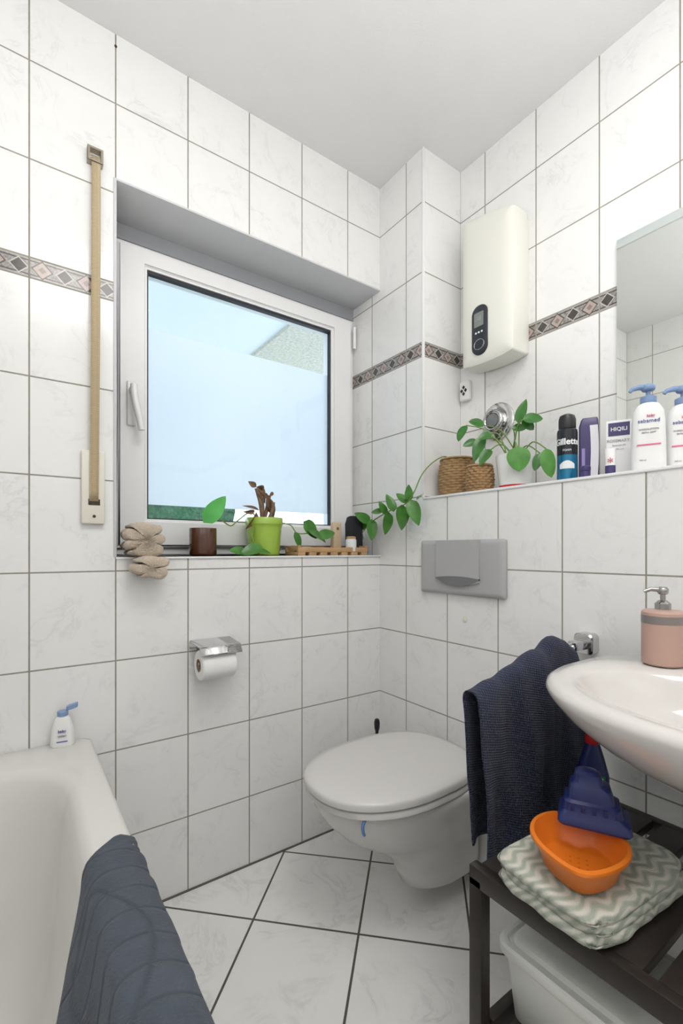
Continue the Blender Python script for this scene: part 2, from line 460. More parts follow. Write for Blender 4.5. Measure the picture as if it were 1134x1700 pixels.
# ------------------------------------------------------------------ outside balcony
struct(box('trim_7',(-2,.9,2.46),(1.42,3.0,2.6),outW,smooth=0))
struct(box('trim_8',(1.42,.9,2.44),(3.6,2.2,2.6),slabM,smooth=0))
struct(box('trim_9',(1.42,2.2,2.34),(4.2,2.45,2.6),outW,smooth=0))
struct(box('trim_10',(-2,3.0,2.30),(4.2,3.12,2.6),outW,smooth=0))
bm=bmesh.new(); bbox(bm,(-2,3.2,.2),(1.9,3.8,1.62))
bmesh.ops.subdivide_edges(bm,edges=bm.edges,cuts=20,use_grid_fill=True)
for v in bm.verts:
    v.co+=Vector((mnoise.noise(v.co*6),mnoise.noise(v.co*6+Vector((5,5,5))),mnoise.noise(v.co*6+Vector((9,1,3)))))*.09
hd=fin(bm,'hedge',hedgeM,smooth=180); hd['label']='dense green hedge beyond the balcony'; hd['category']='hedge'
hd['kind']='stuff'
struct(box('ground',(-3,TH,.0),(4,6,.2),M('terrace',(.62,.64,.63),.9),smooth=0))

# ------------------------------------------------------------------ bathtub
tx0,tx1,ty0,ty1=XW+.001,.172,-1.75,-.001; tz=.535
cx,cy=(tx0+tx1)/2,(ty0+ty1)/2; hx,hy=(tx1-tx0)/2,(ty1-ty0)/2
icx,icy=cx,(ty0+.10+ty1-.125)/2; ihx,ihy=hx-.075,(ty1-.125-ty0-.10)/2
rings=[rrect(cx,cy,hx-.01,hy-.01,.02,.002),rrect(cx,cy,hx-.01,hy-.01,.02,tz-.04),rrect(cx,cy,hx,hy,.03,tz-.035),
 rrect(cx,cy,hx,hy,.03,tz-.012),rrect(cx,cy,hx-.004,hy-.004,.03,tz-.003),rrect(cx,cy,hx-.012,hy-.012,.03,tz),
 rrect(icx,icy,ihx+.018,ihy+.018,.17,tz-.001),rrect(icx,icy,ihx+.006,ihy+.006,.17,tz-.006),rrect(icx,icy,ihx-.004,ihy-.004,.165,tz-.02),
 rrect(icx,icy,ihx-.012,ihy-.014,.16,tz-.06),rrect(icx,icy,ihx-.025,ihy-.05,.16,tz-.18),rrect(icx,icy,ihx-.04,ihy-.09,.16,tz-.30),
 rrect(icx,icy,ihx-.06,ihy-.13,.15,tz-.37),rrect(icx,icy,ihx-.10,ihy-.18,.14,tz-.40),rrect(icx,icy,ihx-.2,ihy-.3,.05,tz-.408)]
bm=bmesh.new(); loft(bm,rings)
tub=fin(bm,'bathtub',tubM,smooth=50,label='white enamel built-in bathtub beneath the tiled wall',cat='bathtub')
def tubtowel(a,b):
    y=-.550-.62*a
    Lin=interp(-y,[(.55,.030),(.61,.100),(.68,.19),(.76,.27),(.90,.31),(1.2,.32)])+.004*math.sin(y*40)
    Lout=.22; tot=Lout+Lin; s=b*tot
    if s<Lout:
        z=tz-(Lout-s)-.002; x=tx1+.0035
    elif s<Lout+.078:
        q=(s-Lout)/.078; x=tx1-.004-q*(.072); z=tz+.004+.003*math.sin(pi*q)
        if q<.18: z-=.007*(1-q/.18); x-=.004*q/.18
    else:
        q=s-Lout-.078; x=tx1-.077-.36*q+.20*q*q+.006*math.sin(y*30+q*16)*min(1,q*12); z=tz+.004-q*.94
    yy=y+.010*math.sin(b*9)+.004*math.sin(a*14+b*7)
    return (x,yy,z)
bm=bmesh.new(); grid(bm,tubtowel,44,50)
tw=fin(bm,'bath_mat',slateT,smooth=180,label='slate grey terry bath mat with leaf relief draped over tub rim',cat='bath mat')
solid(tw,.006,0); subsurf(tw,1)
b=root('lotion_bottle',(.104,-.035,tz),'small white squeeze bottle with open blue flip cap on tub rim','bottle',rot=R(-10))
bm=bmesh.new()
loft(bm,[rrect(0,0,.026,.015,.012,0.0),rrect(0,0,.028,.016,.013,.006),rrect(0,0,.025,.014,.012,.04),rrect(0,0,.017,.012,.010,.07),rrect(0,0,.011,.010,.009,.076)])
fin(bm,'bottle_body',whitep,b,smooth=50)
bm=bmesh.new(); loft(bm,[circ(.0125,.076,20),circ(.0125,.086,20),circ(.011,.088,20)])
loft(bm,[[(x,y,z+.25*(x-.008)) for x,y,z in rrect(.021,0,.013,.009,.006,zz)] for zz in (.088,.098)])
fin(bm,'flip_cap',pumpblue,b,label='pale blue flip cap')
box('label_print',(-.012,-.0164,.012),(.012,-.0154,.015),inkblue,b)
text('label_text','baby',.010,inkblue,b,(0,-.0162,.040),ext=.0012)
text('label_text','lotion',.008,inkgrey,b,(0,-.0162,.028),ext=.0012)

# ------------------------------------------------------------------ shutter strap
s=root('shutter_strap',(.178,0,1.105),'beige woven roller shutter strap with wall winder','shutter strap')
bm=bmesh.new(); bbox(bm,(-.030,-.018,.0),(.026,-.0005,.197),.004); fin(bm,'winder_box',creamp,s,label='cream plastic winder cover')
slotM=M('slot_brown',(.05,.035,.02),.6)
box('slot',(-.014,-.0195,.050),(.014,-.0175,.066),slotM,s,bev=.0005)
bm=bmesh.new(); tube(bm,[(0,-.0195,.02),(0,-.0175,.02)],.004,12); fin(bm,'screw',slotM,s)
frame('guide_bracket',-.016,.022,.972,1.012,.006,.006,.006,.006,-.02,-.0005,metalbr,s,bev=.001)
bm=bmesh.new(); tube(bm,[(-.012,-.012,.985),(.018,-.012,.985)],.005,10)
fin(bm,'guide_roller',metalbr,s)
def strapf(a,b):
    z=.06+a*.93; return (( b-.5)*.022+.006*a-.001,-.020-.010*math.sin(pi*a)+.004*a,z)
bm=bmesh.new(); grid(bm,strapf,30,2); o=fin(bm,'strap_band',strapM,s,smooth=180); solid(o,.0015)
b=root('wall_screw_hole',(.2335,-.0002,2.437),'small dark screw plug in tile joint near ceiling','plug')
bm=bmesh.new(); tube(bm,[(0,.0,0),(0,-.002,0)],.0035,12); fin(bm,'plug',slotM,b)

# ------------------------------------------------------------------ washcloths
# a cloth folded zigzag: the front (towards the room) shows the looping edge of thin layers
def zig(name,c,levels,th,y0,y1,label,seed):
    # levels: list of (x_start,x_end,z) runs joined by round turns
    bm=bmesh.new(); path=[]
    for i,(xa,xb,z) in enumerate(levels):
        for k in range(9):
            q=k/8; path.append(Vector((xa+(xb-xa)*q,0,z+.0035*math.sin(q*pi*1.6+i*2+seed))))
        if i<len(levels)-1:
            zn=levels[i+1][2]; xn=levels[i+1][0]; sg=1 if xb>xa else -1; r=abs(zn-z)/2
            for k in range(1,5):
                a=-pi/2+pi*k/5*1.0
                path.append(Vector(((xb+(xn-xb)*k/5)+sg*r*.85*math.cos(a),0,(z+zn)/2+(zn-z)/2*math.sin(a))))
    n=len(path); rings=[]; K=11
    for k in range(K+1):
        q=k/K; endt=min(1,min(q,1-q)/.12)**.5
        y=y0+(y1-y0)*q; up=[];dn=[]
        for i in range(n):
            t=(path[min(i+1,n-1)]-path[max(i-1,0)]).normalized(); nn=Vector((-t.z,0,t.x))
            w=th/2*(.55+.45*endt)*(1 if 1<i<n-2 else .6)
            sx=1+.05*math.sin(q*6+seed)-.05*(abs(2*q-1))**4
            base=path[i]
            off=Vector((.007*mnoise.noise(Vector((base.x*18,y*16,base.z*22+seed))),.007*mnoise.noise(Vector((base.x*20,base.z*45,seed+3))),.0045*mnoise.noise(Vector((base.x*24,y*20,base.z*12+seed)))))
            for lst,sg in ((up,1),(dn,-1)):
                v=base+nn*w*sg; lst.append((v.x*sx+off.x,y+off.y,v.z+off.z))
        rings.append(up+dn[::-1])
    loft(bm,rings)
    o=fin(bm,name,beigeT,smooth=180,label=label,cat='washcloth',loc=c); subsurf(o,1); return o
o1=zig('folded_washcloth',(.300,0,0),[(-.040,.036,1.0245),(.038,-.036,1.0400),(-.034,.038,1.0555),(.036,-.036,1.0710),(-.034,.032,1.0865),(.030,-.034,1.1010)],.0150,-.062,.050,'beige terry washcloth folded in soft layers on the window sill',1)
o2=zig('folded_washcloth',(.305,0,0),[(-.036,.040,1.0080),(.042,-.034,.9920),(-.030,.038,.9765),(.034,-.022,.9625)],.0155,-.088,-.012,'beige terry washcloth folded and drooping over the sill edge',5)
o1['group']=o2['group']='beige washcloths at the window sill'

# ------------------------------------------------------------------ toilet paper holder
t=root('toilet_paper_holder',(.437,0,.70),'chrome toilet paper holder with hinged lid','paper holder')
bm=bmesh.new()
def lid(a,b):
    x=a*.125; s_=b*.140
    if s_<.022: return (x,-.004,.036+s_)
    s2=s_-.022
    if s2<.090: return (x,-.006-s2,.060-.09*s2)
    q=(s2-.090); return (x,-.096-.5*q,.0519-q*.8)
grid(bm,lid,2,24); o=fin(bm,'lid',chrome,t,smooth=40); solid(o,.002)
bm=bmesh.new(); bbox(bm,(.02,-.012,.03),(.11,-.0005,.056),.002)
tube(bm,[(.122,-.008,.04),(.122,-.05,.04),(.122,-.066,.0),(.110,-.066,.0),(.008,-.066,.0)],.004,8); fin(bm,'arm',chrome,t)
tr=root('toilet_paper_roll',(.445,-.064,.695),'half used white toilet paper roll on the holder','toilet paper')
bm=bmesh.new()
prof=[(.0,.019),(.0,.041),(.003,.044),(.100,.044),(.103,.041),(.103,.019)]
n=36; rings=[[(x,r*math.cos(2*pi*i/n),r*math.sin(2*pi*i/n)) for i in range(n)] for x,r in prof]; rings.append(rings[0])
loft(bm,rings,False,False); fin(bm,'roll',paper,tr)
bm=bmesh.new(); rings=[[(x,r*math.cos(2*pi*i/n),r*math.sin(2*pi*i/n)) for i in range(n)] for x,r in ((-.001,.019),(.104,.019),(.104,.0175),(-.001,.0175),(-.001,.019))]
loft(bm,rings,False,False); fin(bm,'cardboard_core',M('cardboard',(.34,.26,.18),.9),tr)

# ------------------------------------------------------------------ sill items
b=root('candle_jar',(.50,.06,SZ),'dark brown glass candle jar on the window sill','candle')
lathe('jar',[(.035,0),(.041,.004),(.043,.01),(.043,.086),(.042,.09),(.039,.09),(.039,.05),(.038,.048)],brownglass,b)
lathe('wax',[(.0375,.049),(.0375,.06),(.03,.061)],candle,b)
g_=root('potted_plant',(.728,.085,SZ),'lime green glazed pot with pothos vine and withered leaves','potted plant')
lathe('pot',[(.049,0),(.054,.003),(.058,.05),(.062,.095),(.0645,.108),(.066,.110),(.066,.130),(.064,.133),(.060,.132),(.059,.115),(.058,.113)],greenpot,g_)
lathe('soil',[(.0575,.10),(.0575,.118),(.03,.122)],soil,g_)
bm=bmesh.new()
P1=spline([(-.02,0,.12),(-.06,-.02,.15),(-.11,-.03,.12),(-.14,-.04,.10),(-.17,-.045,.115),(-.195,-.045,.135)],6)
tube(bm,P1,.0022,6)
P2=spline([(.02,-.02,.12),(.075,-.05,.11),(.10,-.06,.08),(.15,-.06,.08),(.20,-.06,.07)],6); tube(bm,P2,.0022,6)
P3=spline([(-.03,-.02,.12),(-.07,-.05,.07),(-.06,-.06,.02),(-.11,-.05,.015)],6); tube(bm,P3,.0022,6)
fin(bm,'stem',stemM,g_,smooth=180)
bm=bmesh.new()
leaf(bm,(-.225,-.05,.118),(.62,-.1,.75),(.3,-.95,.3),.10,.058,droop=.1)
fin(bm,'foliage',leafL,g_,smooth=180,label='single bright green pothos leaf')
bm=bmesh.new()
for (p,d,nn,L,W) in [((.135,-.06,.115),(.7,-.1,-.6),(0,-.9,.3),.075,.058),((.15,-.065,.09),(.9,-.1,-.35),(0,-.7,.7),.085,.05),
   ((.09,-.065,.075),(.5,0,-.8),(.2,-.9,.2),.06,.035),((-.05,-.065,.03),(-.8,-.1,-.2),(0,-.8,.6),.07,.045),((-.10,-.055,.015),(-.5,0,.1),(0,-.8,.6),.05,.035),
   ((.20,-.06,.07),(.9,0,.35),(0,-.8,.6),.075,.045),((-.06,-.075,.015),(.8,-.1,.05),(0,-.6,.8),.05,.03)]:
    leaf(bm,p,d,nn,L,W)
fin(bm,'foliage',leafM,g_,smooth=180)
bm=bmesh.new()
random.seed(3)
for base,top in [((-.01,0,.12),(-.015,-.01,.21)),((.0,.01,.12),(.02,.0,.215)),((-.012,-.01,.12),(-.035,-.01,.235)),((.01,-.01,.12),(.03,-.012,.19))]:
    tube(bm,spline([base,((base[0]+top[0])/2+.006,base[1],(base[2]+top[2])/2),top],5),[.0075-.0002*i for i in range(11)],7)
for (p,d,L,W) in [((-.035,-.01,.240),(.9,0,-.3),.040,.026),((-.03,-.01,.23),(.6,-.3,-.8),.05,.022),((-.02,-.01,.21),(.5,-.2,.7),.035,.016),((.01,0,.212),(.3,-.1,-.9),.07,.030),
   ((.012,0,.21),(.35,-.1,-.9),.08,.026),((.01,0,.20),(-.4,-.1,.6),.035,.02),((-.045,-.03,.15),(-.3,-.2,-.9),.06,.026),((-.05,-.03,.155),(-.9,-.2,-.3),.035,.016),((.015,-.01,.21),(.5,0,.5),.03,.012),((-.02,0,.16),(-.7,-.1,.3),.05,.010),((-.035,-.01,.24),(-.5,0,.3),.03,.02)]:
    leaf(bm,p,d,(random.uniform(-.5,.5),-1,random.uniform(-.5,.5)),L,W,'w',droop=.6,cup=1.1)
o=fin(bm,'withered_leaves',deadM,g_,smooth=180,label='dry brown stump with curled leaves'); solid(o,.0015)
t=root('soap_tray',(.97,.035,SZ),'slatted light wood tray on the window sill','tray')
L=[((-.155,-.04,.012),(.155,-.028,.03)),((-.155,.045,.012),(.155,.057,.03))]+[((-.155+i*.0465,-.04,.0),(-.155+i*.0465+.03,.057,.012)) for i in range(7)]
L+=[((-.155,-.04,.03),(-.143,.057,.036)),((.143,-.04,.03),(.155,.057,.036))]
boxes('slatted_base',L,wood,t,bev=.0015)
b=root('wooden_brush',(1.022,.062,SZ+.0125),'pale wooden nail brush standing in the tray','brush')
box('brush_block',(-.02,-.012,.0),(.02,.012,.115),candle,b,bev=.006,seg=3)
bm=bmesh.new(); tube(bm,[(0,-.012,.09),(0,-.0135,.09)],.006,12); fin(bm,'hole',deadM,b)
b=root('pumice_sponge',(1.105,.055,SZ+.0125),'black textured sponge block leaning in the tray','sponge')
bm=bmesh.new(); loft(bm,[rrect(0,0,.030,.018,.012,0),rrect(0,0,.034,.02,.013,.01),rrect(-.002,0,.035,.02,.013,.11),rrect(-.004,0,.026,.016,.012,.137),rrect(-.004,0,.014,.01,.009,.142)])
fin(bm,'sponge_block',M('black_sponge',(.012,.013,.018),.8,bump=1,bscale=130,bdist=.003),b,smooth=60)
b=root('soap_dish_jar',(1.06,.015,SZ+.0125),'small clear glass jar in the wooden tray','jar')
lathe('jar',[(.018,0),(.021,.003),(.021,.045),(.018,.05),(.015,.05),(.017,.045),(.018,.006)],M('jar_glass',(.75,.78,.78),.1,var=.02),b)
lathe('jar_lid',[(.016,.05),(.018,.052),(.018,.058),(.012,.060)],wood,b)
for i,(x,y) in enumerate([(.87,.03),(.93,.035)]):
    b=root('soap_bar',(x,y,SZ+.0125),'small oval %s soap bar lying in the wooden tray'%('cream' if i==0 else 'amber'),'soap')
    bm=bmesh.new(); loft(bm,[rrect(0,0,.020,.014,.012,0),rrect(0,0,.024,.017,.014,.006),rrect(0,0,.024,.017,.014,.014),rrect(0,0,.018,.012,.011,.020)])
    fin(bm,'soap_body',candle if i==0 else M('amber_soap',(.45,.16,.05),.3),b,smooth=60)

# ------------------------------------------------------------------ toilet
T=root('toilet',(XE,-.432,-.005),'light grey wall hung toilet with closed lid','toilet')
def dring(pb,pf,w,z,n=48,eb=.55,ef=1.0,es=.9):
    c=(pb+pf)/2; Lh=(pf-pb)/2; out=[]
    for i in range(n):
        t_=2*pi*i/n; co,si=math.cos(t_),math.sin(t_)
        e=ef if co>0 else eb
        p=c+Lh*(abs(co)**e)*(1 if co>0 else -1)
        q=w*(abs(si)**(es if co>0 else .75))*(1 if si>0 else -1)
        out.append((-p,q,z))
    return out
bm=bmesh.new()
loft(bm,[dring(.001,.21,.055,.068),dring(.001,.245,.07,.071),dring(.001,.275,.084,.085),dring(.001,.290,.088,.12),dring(.001,.31,.090,.16),dring(.001,.355,.098,.20),dring(.001,.425,.120,.245),
 dring(.001,.490,.148,.29),dring(.001,.532,.167,.335),dring(.001,.554,.177,.37),dring(.001,.559,.180,.392),dring(.001,.550,.175,.398)])
fin(bm,'bowl',ceram,T,smooth=60)
bm=bmesh.new(); E=dict(eb=.7,ef=.92,es=.88)
loft(bm,[dring(.085,.564,.178,.399,**E),dring(.082,.572,.184,.402,**E),dring(.082,.572,.184,.414,**E),dring(.085,.567,.180,.418,**E)])
fin(bm,'seat',seatM,T,smooth=50)
bm=bmesh.new()
loft(bm,[dring(.08,.570,.180,.420,**E),dring(.075,.578,.186,.423,**E),dring(.075,.579,.187,.436,**E),dring(.08,.573,.182,.443,**E),dring(.10,.545,.160,.4465,**E),dring(.15,.45,.10,.448,**E)])
fin(bm,'lid',seatM,T,smooth=50)
for q in (-.08,.08):
    bm=bmesh.new(); tube(bm,[(-.062,q-.02,.418),(-.062,q+.02,.418)],.013,14); fin(bm,'hinge',seatM,T)
bm=bmesh.new(); tube(bm,spline([(-.505,-.118,.402),(-.518,-.122,.388),(-.516,-.121,.370),(-.511,-.118,.362)],4),.004,8); fin(bm,'freshener_clip',M('blue_clip',(.12,.22,.5),.3),T,label='small blue freshener clip')
b=root('toilet_brush',(1.12,-.068,0),'black toilet brush in holder standing behind the toilet','toilet brush')
lathe('holder',[(.04,0),(.045,.005),(.045,.14),(.043,.145),(.04,.145),(.04,.02)],blackp,b)
lathe('handle',[(.03,.146),(.03,.15),(.008,.155),(.006,.25),(.006,.35),(.010,.365),(.011,.385),(.008,.397),(.003,.40)],blackp,b,n=16)
F=root('flush_plate',(XE,-.412,.978),'grey plastic dual flush plate on the tiled box','flush plate')
bm=bmesh.new(); loft(bm,[[(x_,a,b_) for (a,b_,_) in rrect(0,0,hw,hh,r_,0)] for x_,hw,hh,r_ in ((-.0005,.172,.089,.008),(-.010,.173,.090,.008),(-.017,.166,.084,.008),(-.019,.155,.075,.008))])
fin(bm,'plate',greyp,F,smooth=40)
bm=bmesh.new()
def btn(ya,yb,za,zb,x0,x1,cut):
    pts=[]
    for i in range(11):
        y=ya+(yb-ya)*i/10; pts.append((y,za+ (cut*(1-((i-5)/5)**2) )))
    pts+= [(yb,zb),(ya,zb)]
    loft(bm,[[(x0,y,z) for y,z in pts],[(x1,y,z) for y,z in pts]])
btn(-.088,.088,-.045,.088,-.018,-.026,-.012)
fin(bm,'flush_button',greyp,F,smooth=30)
bm=bmesh.new()
ring=[]
for i in range(13): ring.append((-.088+.176*i/12,-.038-.022*(1-((i-6)/6)**2)))
for i in range(12,-1,-1): ring.append((-.088+.176*i/12,-.034+.006*(1-((i-6)/6)**2)))
loft(bm,[[(-.018,y,z) for y,z in ring],[(-.028,y,z) for y,z in ring]]); fin(bm,'finger_recess',greyd,F,smooth=30)
b=root('wall_plug_cap',(XE,-.427,.811),'small round ivory plug cap on wall tile','plug cap')
bm=bmesh.new(); loft(bm,[[(x_,r_*math.cos(a*pi/10),r_*math.sin(a*pi/10)) for a in range(20)] for x_,r_ in ((-.0003,.009),(-.003,.009),(-.004,.006))]); fin(bm,'cap',creamp,b)

# ------------------------------------------------------------------ heater
Hh=root('water_heater',(XR,-.430,1.672),'white wall mounted instantaneous water heater with control dial','water heater')
def hring(x,s):
    pts=[]
    def arc(c,r,a0,a1,k=5):
        for i in range(k+1):
            a=R(a0+(a1-a0)*i/k); pts.append((c[0]+r*math.cos(a),c[1]+r*math.sin(a)))
    w=.103-s; r=.009
    arc((w-r,.516-s-r),r,0,90)
    for q in (.6,.2,-.2,-.6): pts.append((q*w,(.492+.024*q+.003*(1-q*q))-s))
    arc((-w+r,.468-s-r),r,90,180)
    arc((-w+r,.0+s+r),r,180,270)
    for q in (-.6,-.2,.2,.6): pts.append((q*w,s-.008*(1-q*q)))
    arc((w-r,s+r),r,270,360)
    return [(x,p[0],p[1]) for p in pts]
bm=bmesh.new(); loft(bm,[hring(-.0005,.008),hring(-.02,.008),hring(-.022,.0),hring(-.082,.0),hring(-.094,.003),hring(-.100,.012),hring(-.104,.035),hring(-.106,.07)])
fin(bm,'housing',heatM,Hh,smooth=40)
bm=bmesh.new(); loft(bm,[[(x_,a,b_) for (a,b_,_) in rrect(.018,.105,hw,hh,hw*.9,0)] for x_,hw,hh in ((-.100,.032,.084),(-.110,.031,.082),(-.112,.028,.078))])
fin(bm,'control_panel',blackg,Hh,smooth=40)
bm=bmesh.new(); loft(bm,[[(x_,a,b_) for (a,b_,_) in rrect(.018,.138,.019,.024,.004,0)] for x_ in (-.111,-.1135)]); fin(bm,'display',lcd,Hh)
bm=bmesh.new()
tube(bm,[(-.1115,.018+.020*math.cos(a*pi/12),.055+.017*math.sin(a*pi/12)) for a in range(25)],.002,6,False); fin(bm,'dial_ring',chrome,Hh)
for yy in (.006,.018,.030): box('button',(-.114,yy-.003,.092),(-.111,yy+.003,.098),inkwhite,Hh,bev=.001)
text('display_text','38',.022,inkgrey,Hh,(-.1140,.018,.140),rot=(0,0,R(-90)))
b=root('wall_sensor',(XR,-.272,1.628),'small white plastic alarm sensor on tile wall','sensor')
box('sensor_body',(-.022,-.022,-.037),(-.0005,.022,.037),whitep,b,bev=.007,seg=3)
bm=bmesh.new()
for dy,dz in ((0,.012),(0,-.012),(.009,0),(-.009,0)):
    loft(bm,[[(x_,dy+.0065*math.cos(a*pi/2),dz+.0075*math.sin(a*pi/2)) for a in range(4)] for x_ in (-.0215,-.0235)])
fin(bm,'sensor_grille',blackp,b,smooth=0)
b=root('suction_holder',(XR,-.408,1.485),'round chrome suction holder on the tile wall','suction holder')
def xl(name,prof,mat,par,n=40):
    bm=bmesh.new(); loft(bm,[[(x_,r_*math.cos(2*pi*a/n),r_*math.sin(2*pi*a/n)) for a in range(n)] for x_,r_ in prof]); return fin(bm,name,mat,par,smooth=30)
xl('disc',[(-.0005,.065),(-.006,.065),(-.009,.060),(-.011,.040),(-.016,.036),(-.018,.034)],chrome,b)
bm=bmesh.new(); n=32
tube(bm,[(-.032,.0+.033*math.cos(2*pi*a/n),-.002+.033*math.sin(2*pi*a/n)) for a in range(n+1)],.008,10,False); tube(bm,[(-.016,0,0),(-.030,.0,-.002)],.020,16)
fin(bm,'ring',chrome,b,smooth=180)
xl('centre_knob',[(-.030,.025),(-.036,.023),(-.038,.010)],M('grey_rubber',(.20,.21,.22),.4),b)

# ------------------------------------------------------------------ mirror
mr=root('wall_mirror',(XR,-.804,1.30),'frameless wall mirror with frosted top strip','mirror')
box('mirror_glass',(-.012,-.62,0),(-.0005,0,.575),mirM,mr,smooth=0)
box('frosted_strip',(-.014,-.62,.575),(-.0005,0,.600),frostM,mr,bev=.001)

# ------------------------------------------------------------------ ledge items
def basket(name,x,y,r,h,label):
    b=root(name,(x,y,LZ),label,'plant basket'); bm=bmesh.new(); n=96
    rows=max(8,int(h/.0085)); rh=h/rows; sub=4
    rings=[]
    for i in range(rows*sub+1):
        q=i/(rows*sub); z=q*h; row=min(rows-1,i//sub); ph=(i%sub)/sub
        rr=r*(.86+.16*math.sin(pi*(.15+.75*q)))-.0028*(1-math.sin(pi*ph))
        ring=[]
        for k in range(n):
            a=2*pi*k/n
            rad=rr+.0030*math.sin(12*a+pi*row)
            ring.append((rad*math.cos(a),rad*math.sin(a),z))
        rings.append(ring)
    rr=r*(.86+.16*math.sin(pi*.90))
    rings+= [circ(rr*1.06,h+.003,n),circ(rr*1.0,h+.008,n),circ(rr*.92,h+.004,n),circ(rr*.88,h-.02,n)]
    loft(bm,rings); fin(bm,'basket_weave',wickM,b,smooth=60)
    lathe('soil',[(rr*.86,h-.018),(rr*.86,h-.012),(rr*.5,h-.010)],soil,b)
    return b
bk=basket('basket_planter',1.28,-.318,.064,.126,'woven brown wicker planter with a trailing pothos vine')
bm=bmesh.new(); base=Vector((1.28,-.318,LZ))
wp=[(1.27,-.30,1.338),(1.25,-.29,1.366),(1.20,-.278,1.342),(1.155,-.268,1.295),(1.135,-.250,1.235),(1.135,-.205,1.198),(1.145,-.095,1.176),(1.145,.0,1.142),(1.13,.045,1.095)]
VP=[Vector(p)-base for p in wp]; tube(bm,spline(VP,6),.0022,6)
fin(bm,'stem',stemM,bk,smooth=180)
bm=bmesh.new()
C=Vector((-.55,-.80,.15))
for (p,d,L,W) in [((1.135,-.19,1.185),(-.1,-.15,-.95),.080,.052),((1.138,-.235,1.20),(.05,-.35,-.9),.085,.048),((1.14,-.11,1.165),(-.1,.05,-.95),.075,.042),
  ((1.145,-.005,1.145),(-.1,-.2,-.95),.075,.045),((1.145,-.13,1.185),(-.15,.25,.8),.065,.04),((1.14,-.07,1.18),(-.2,.9,.1),.055,.03),((1.135,-.21,1.205),(-.3,.5,.6),.05,.032),
  ((1.14,-.265,1.22),(-.15,-.5,.0),.045,.03),((1.145,.03,1.13),(-.3,.8,.1),.065,.036),((1.13,.045,1.095),(-.6,.2,-.6),.065,.042),((1.14,.01,1.15),(-.7,.1,.35),.065,.04),
  ((1.13,.06,1.09),(-.8,-.1,-.2),.06,.035),((1.135,-.225,1.215),(-.2,-.2,.9),.05,.03),((1.142,-.09,1.175),(-.3,.1,.6),.05,.03)]:
    leaf(bm,Vector(p)-base,d,C+Vector((random.uniform(-.5,.5),0,random.uniform(-.3,.5))),L,W,droop=.15,cup=.25)
fin(bm,'foliage',leafM,bk,smooth=180)
bk2=basket('basket_planter',1.232,-.452,.044,.078,'small woven brown wicker planter on ledge')
bk['group']=bk2['group']='wicker planters on the ledge'
pp=root('potted_pilea',(1.262,-.562,LZ),'round leaved pilea in white ceramic pot on ledge','potted plant')
lathe('pot',[(.042,0),(.046,.003),(.057,.09),(.058,.103),(.054,.104),(.053,.09)],M('white_pot_glaze',(.84,.84,.82),.15,var=.02),pp)
lathe('pot_band',[(.0468,.004),(.0478,.010),(.0472,.010)],redP,pp,cap0=False,cap1=False)
lathe('soil',[(.0525,.085),(.0525,.092),(.02,.096)],soil,pp)
bm=bmesh.new(); bl=bmesh.new(); by_=bmesh.new(); pb=Vector((1.262,-.562,LZ))
rt=Vector((.816,-.578,0)); upv=Vector((0,0,1)); fc=Vector((-.7,-.6,.35))
LV=[((1.20,-.4055,1.42),(-.5,-.85),.060,.034),((1.21,-.461,1.355),(-.35,-.95),.078,.040),((1.24,-.435,1.452),(-.9,.3),.052,.034),((1.215,-.485,1.395),(-.8,-.3),.045,.028),
    ((1.24,-.600,1.455),(.25,.95),.066,.034),((1.24,-.636,1.42),(.9,.1),.058,.036),((1.24,-.62,1.405),(.6,-.5),.045,.030),((1.195,-.618,1.300),(.1,-1),.072,.066),((1.20,-.706,1.275),(.15,-1),.082,.040),
    ((1.21,-.668,1.285),(-.3,-.9),.052,.028),((1.205,-.49,1.325),(-.5,-.7),.055,.036),((1.25,-.585,1.405),(.9,.1),.042,.028),((1.22,-.425,1.385),(-.9,-.3),.050,.028)]
for i,(c,dd_,L_,W_) in enumerate(LV):
    c=Vector(c)-pb; st=Vector((random.uniform(-.015,.015),random.uniform(-.02,.02),.09))
    d=(rt*dd_[0]+upv*dd_[1]+Vector((-.15,-.1,0))).normalized()
    b0=c-d*L_*.5
    mid=(st+b0)/2+Vector((0,0,.035))
    tube(bm,spline([st,mid,b0],6),.0019,6)
    tg=by_ if i in (7,8) else bl
    leaf(tg,b0,d,fc+Vector((random.uniform(-.4,.4),random.uniform(-.4,.4),random.uniform(-.2,.4))),L_,W_,'round' if i%3!=1 or i==7 else 'heart',droop=.18,cup=.22)
fin(bm,'stem',stemM,pp,smooth=180); fin(bl,'foliage',pileaM,pp,smooth=180); fin(by_,'foliage',pileaL,pp,smooth=180,label='lighter young leaves')
b=root('shaving_foam_can',(1.25,-.7325,LZ),'black and blue shaving foam can with black cap','aerosol can',rot=R(-62))
lathe('can_body',[(.024,0),(.0262,.003),(.0262,.072)],canblu,b,cap1=False)
lathe('can_body',[(.0262,.072),(.0262,.135),(.025,.142),(.021,.146)],canblk,b,cap0=False,label='black upper can')
lathe('cap',[(.0215,.146),(.022,.148),(.022,.172),(.019,.182),(.010,.187),(.003,.188)],blackp,b)
text('brand_text','Gillette',.0235,inkwhite,b,(0,0,.107),bend=.0264,bold=.0007)
text('brand_text','FOAM',.008,inkwhite,b,(0,0,.084),bend=.0264)
bm=bmesh.new()
grid(bm,lambda a,c:(.0266*math.sin((a-.5)*1.5),-.0266*math.cos((a-.5)*1.5),.034+.012*c+.010*math.sin(pi*a)*c),10,4); fin(bm,'foam_picture',inkwhite,b,smooth=180)
b=root('razor_package',(1.292,-.770,LZ),'dark purple and white razor package standing on ledge','package',rot=R(-62))
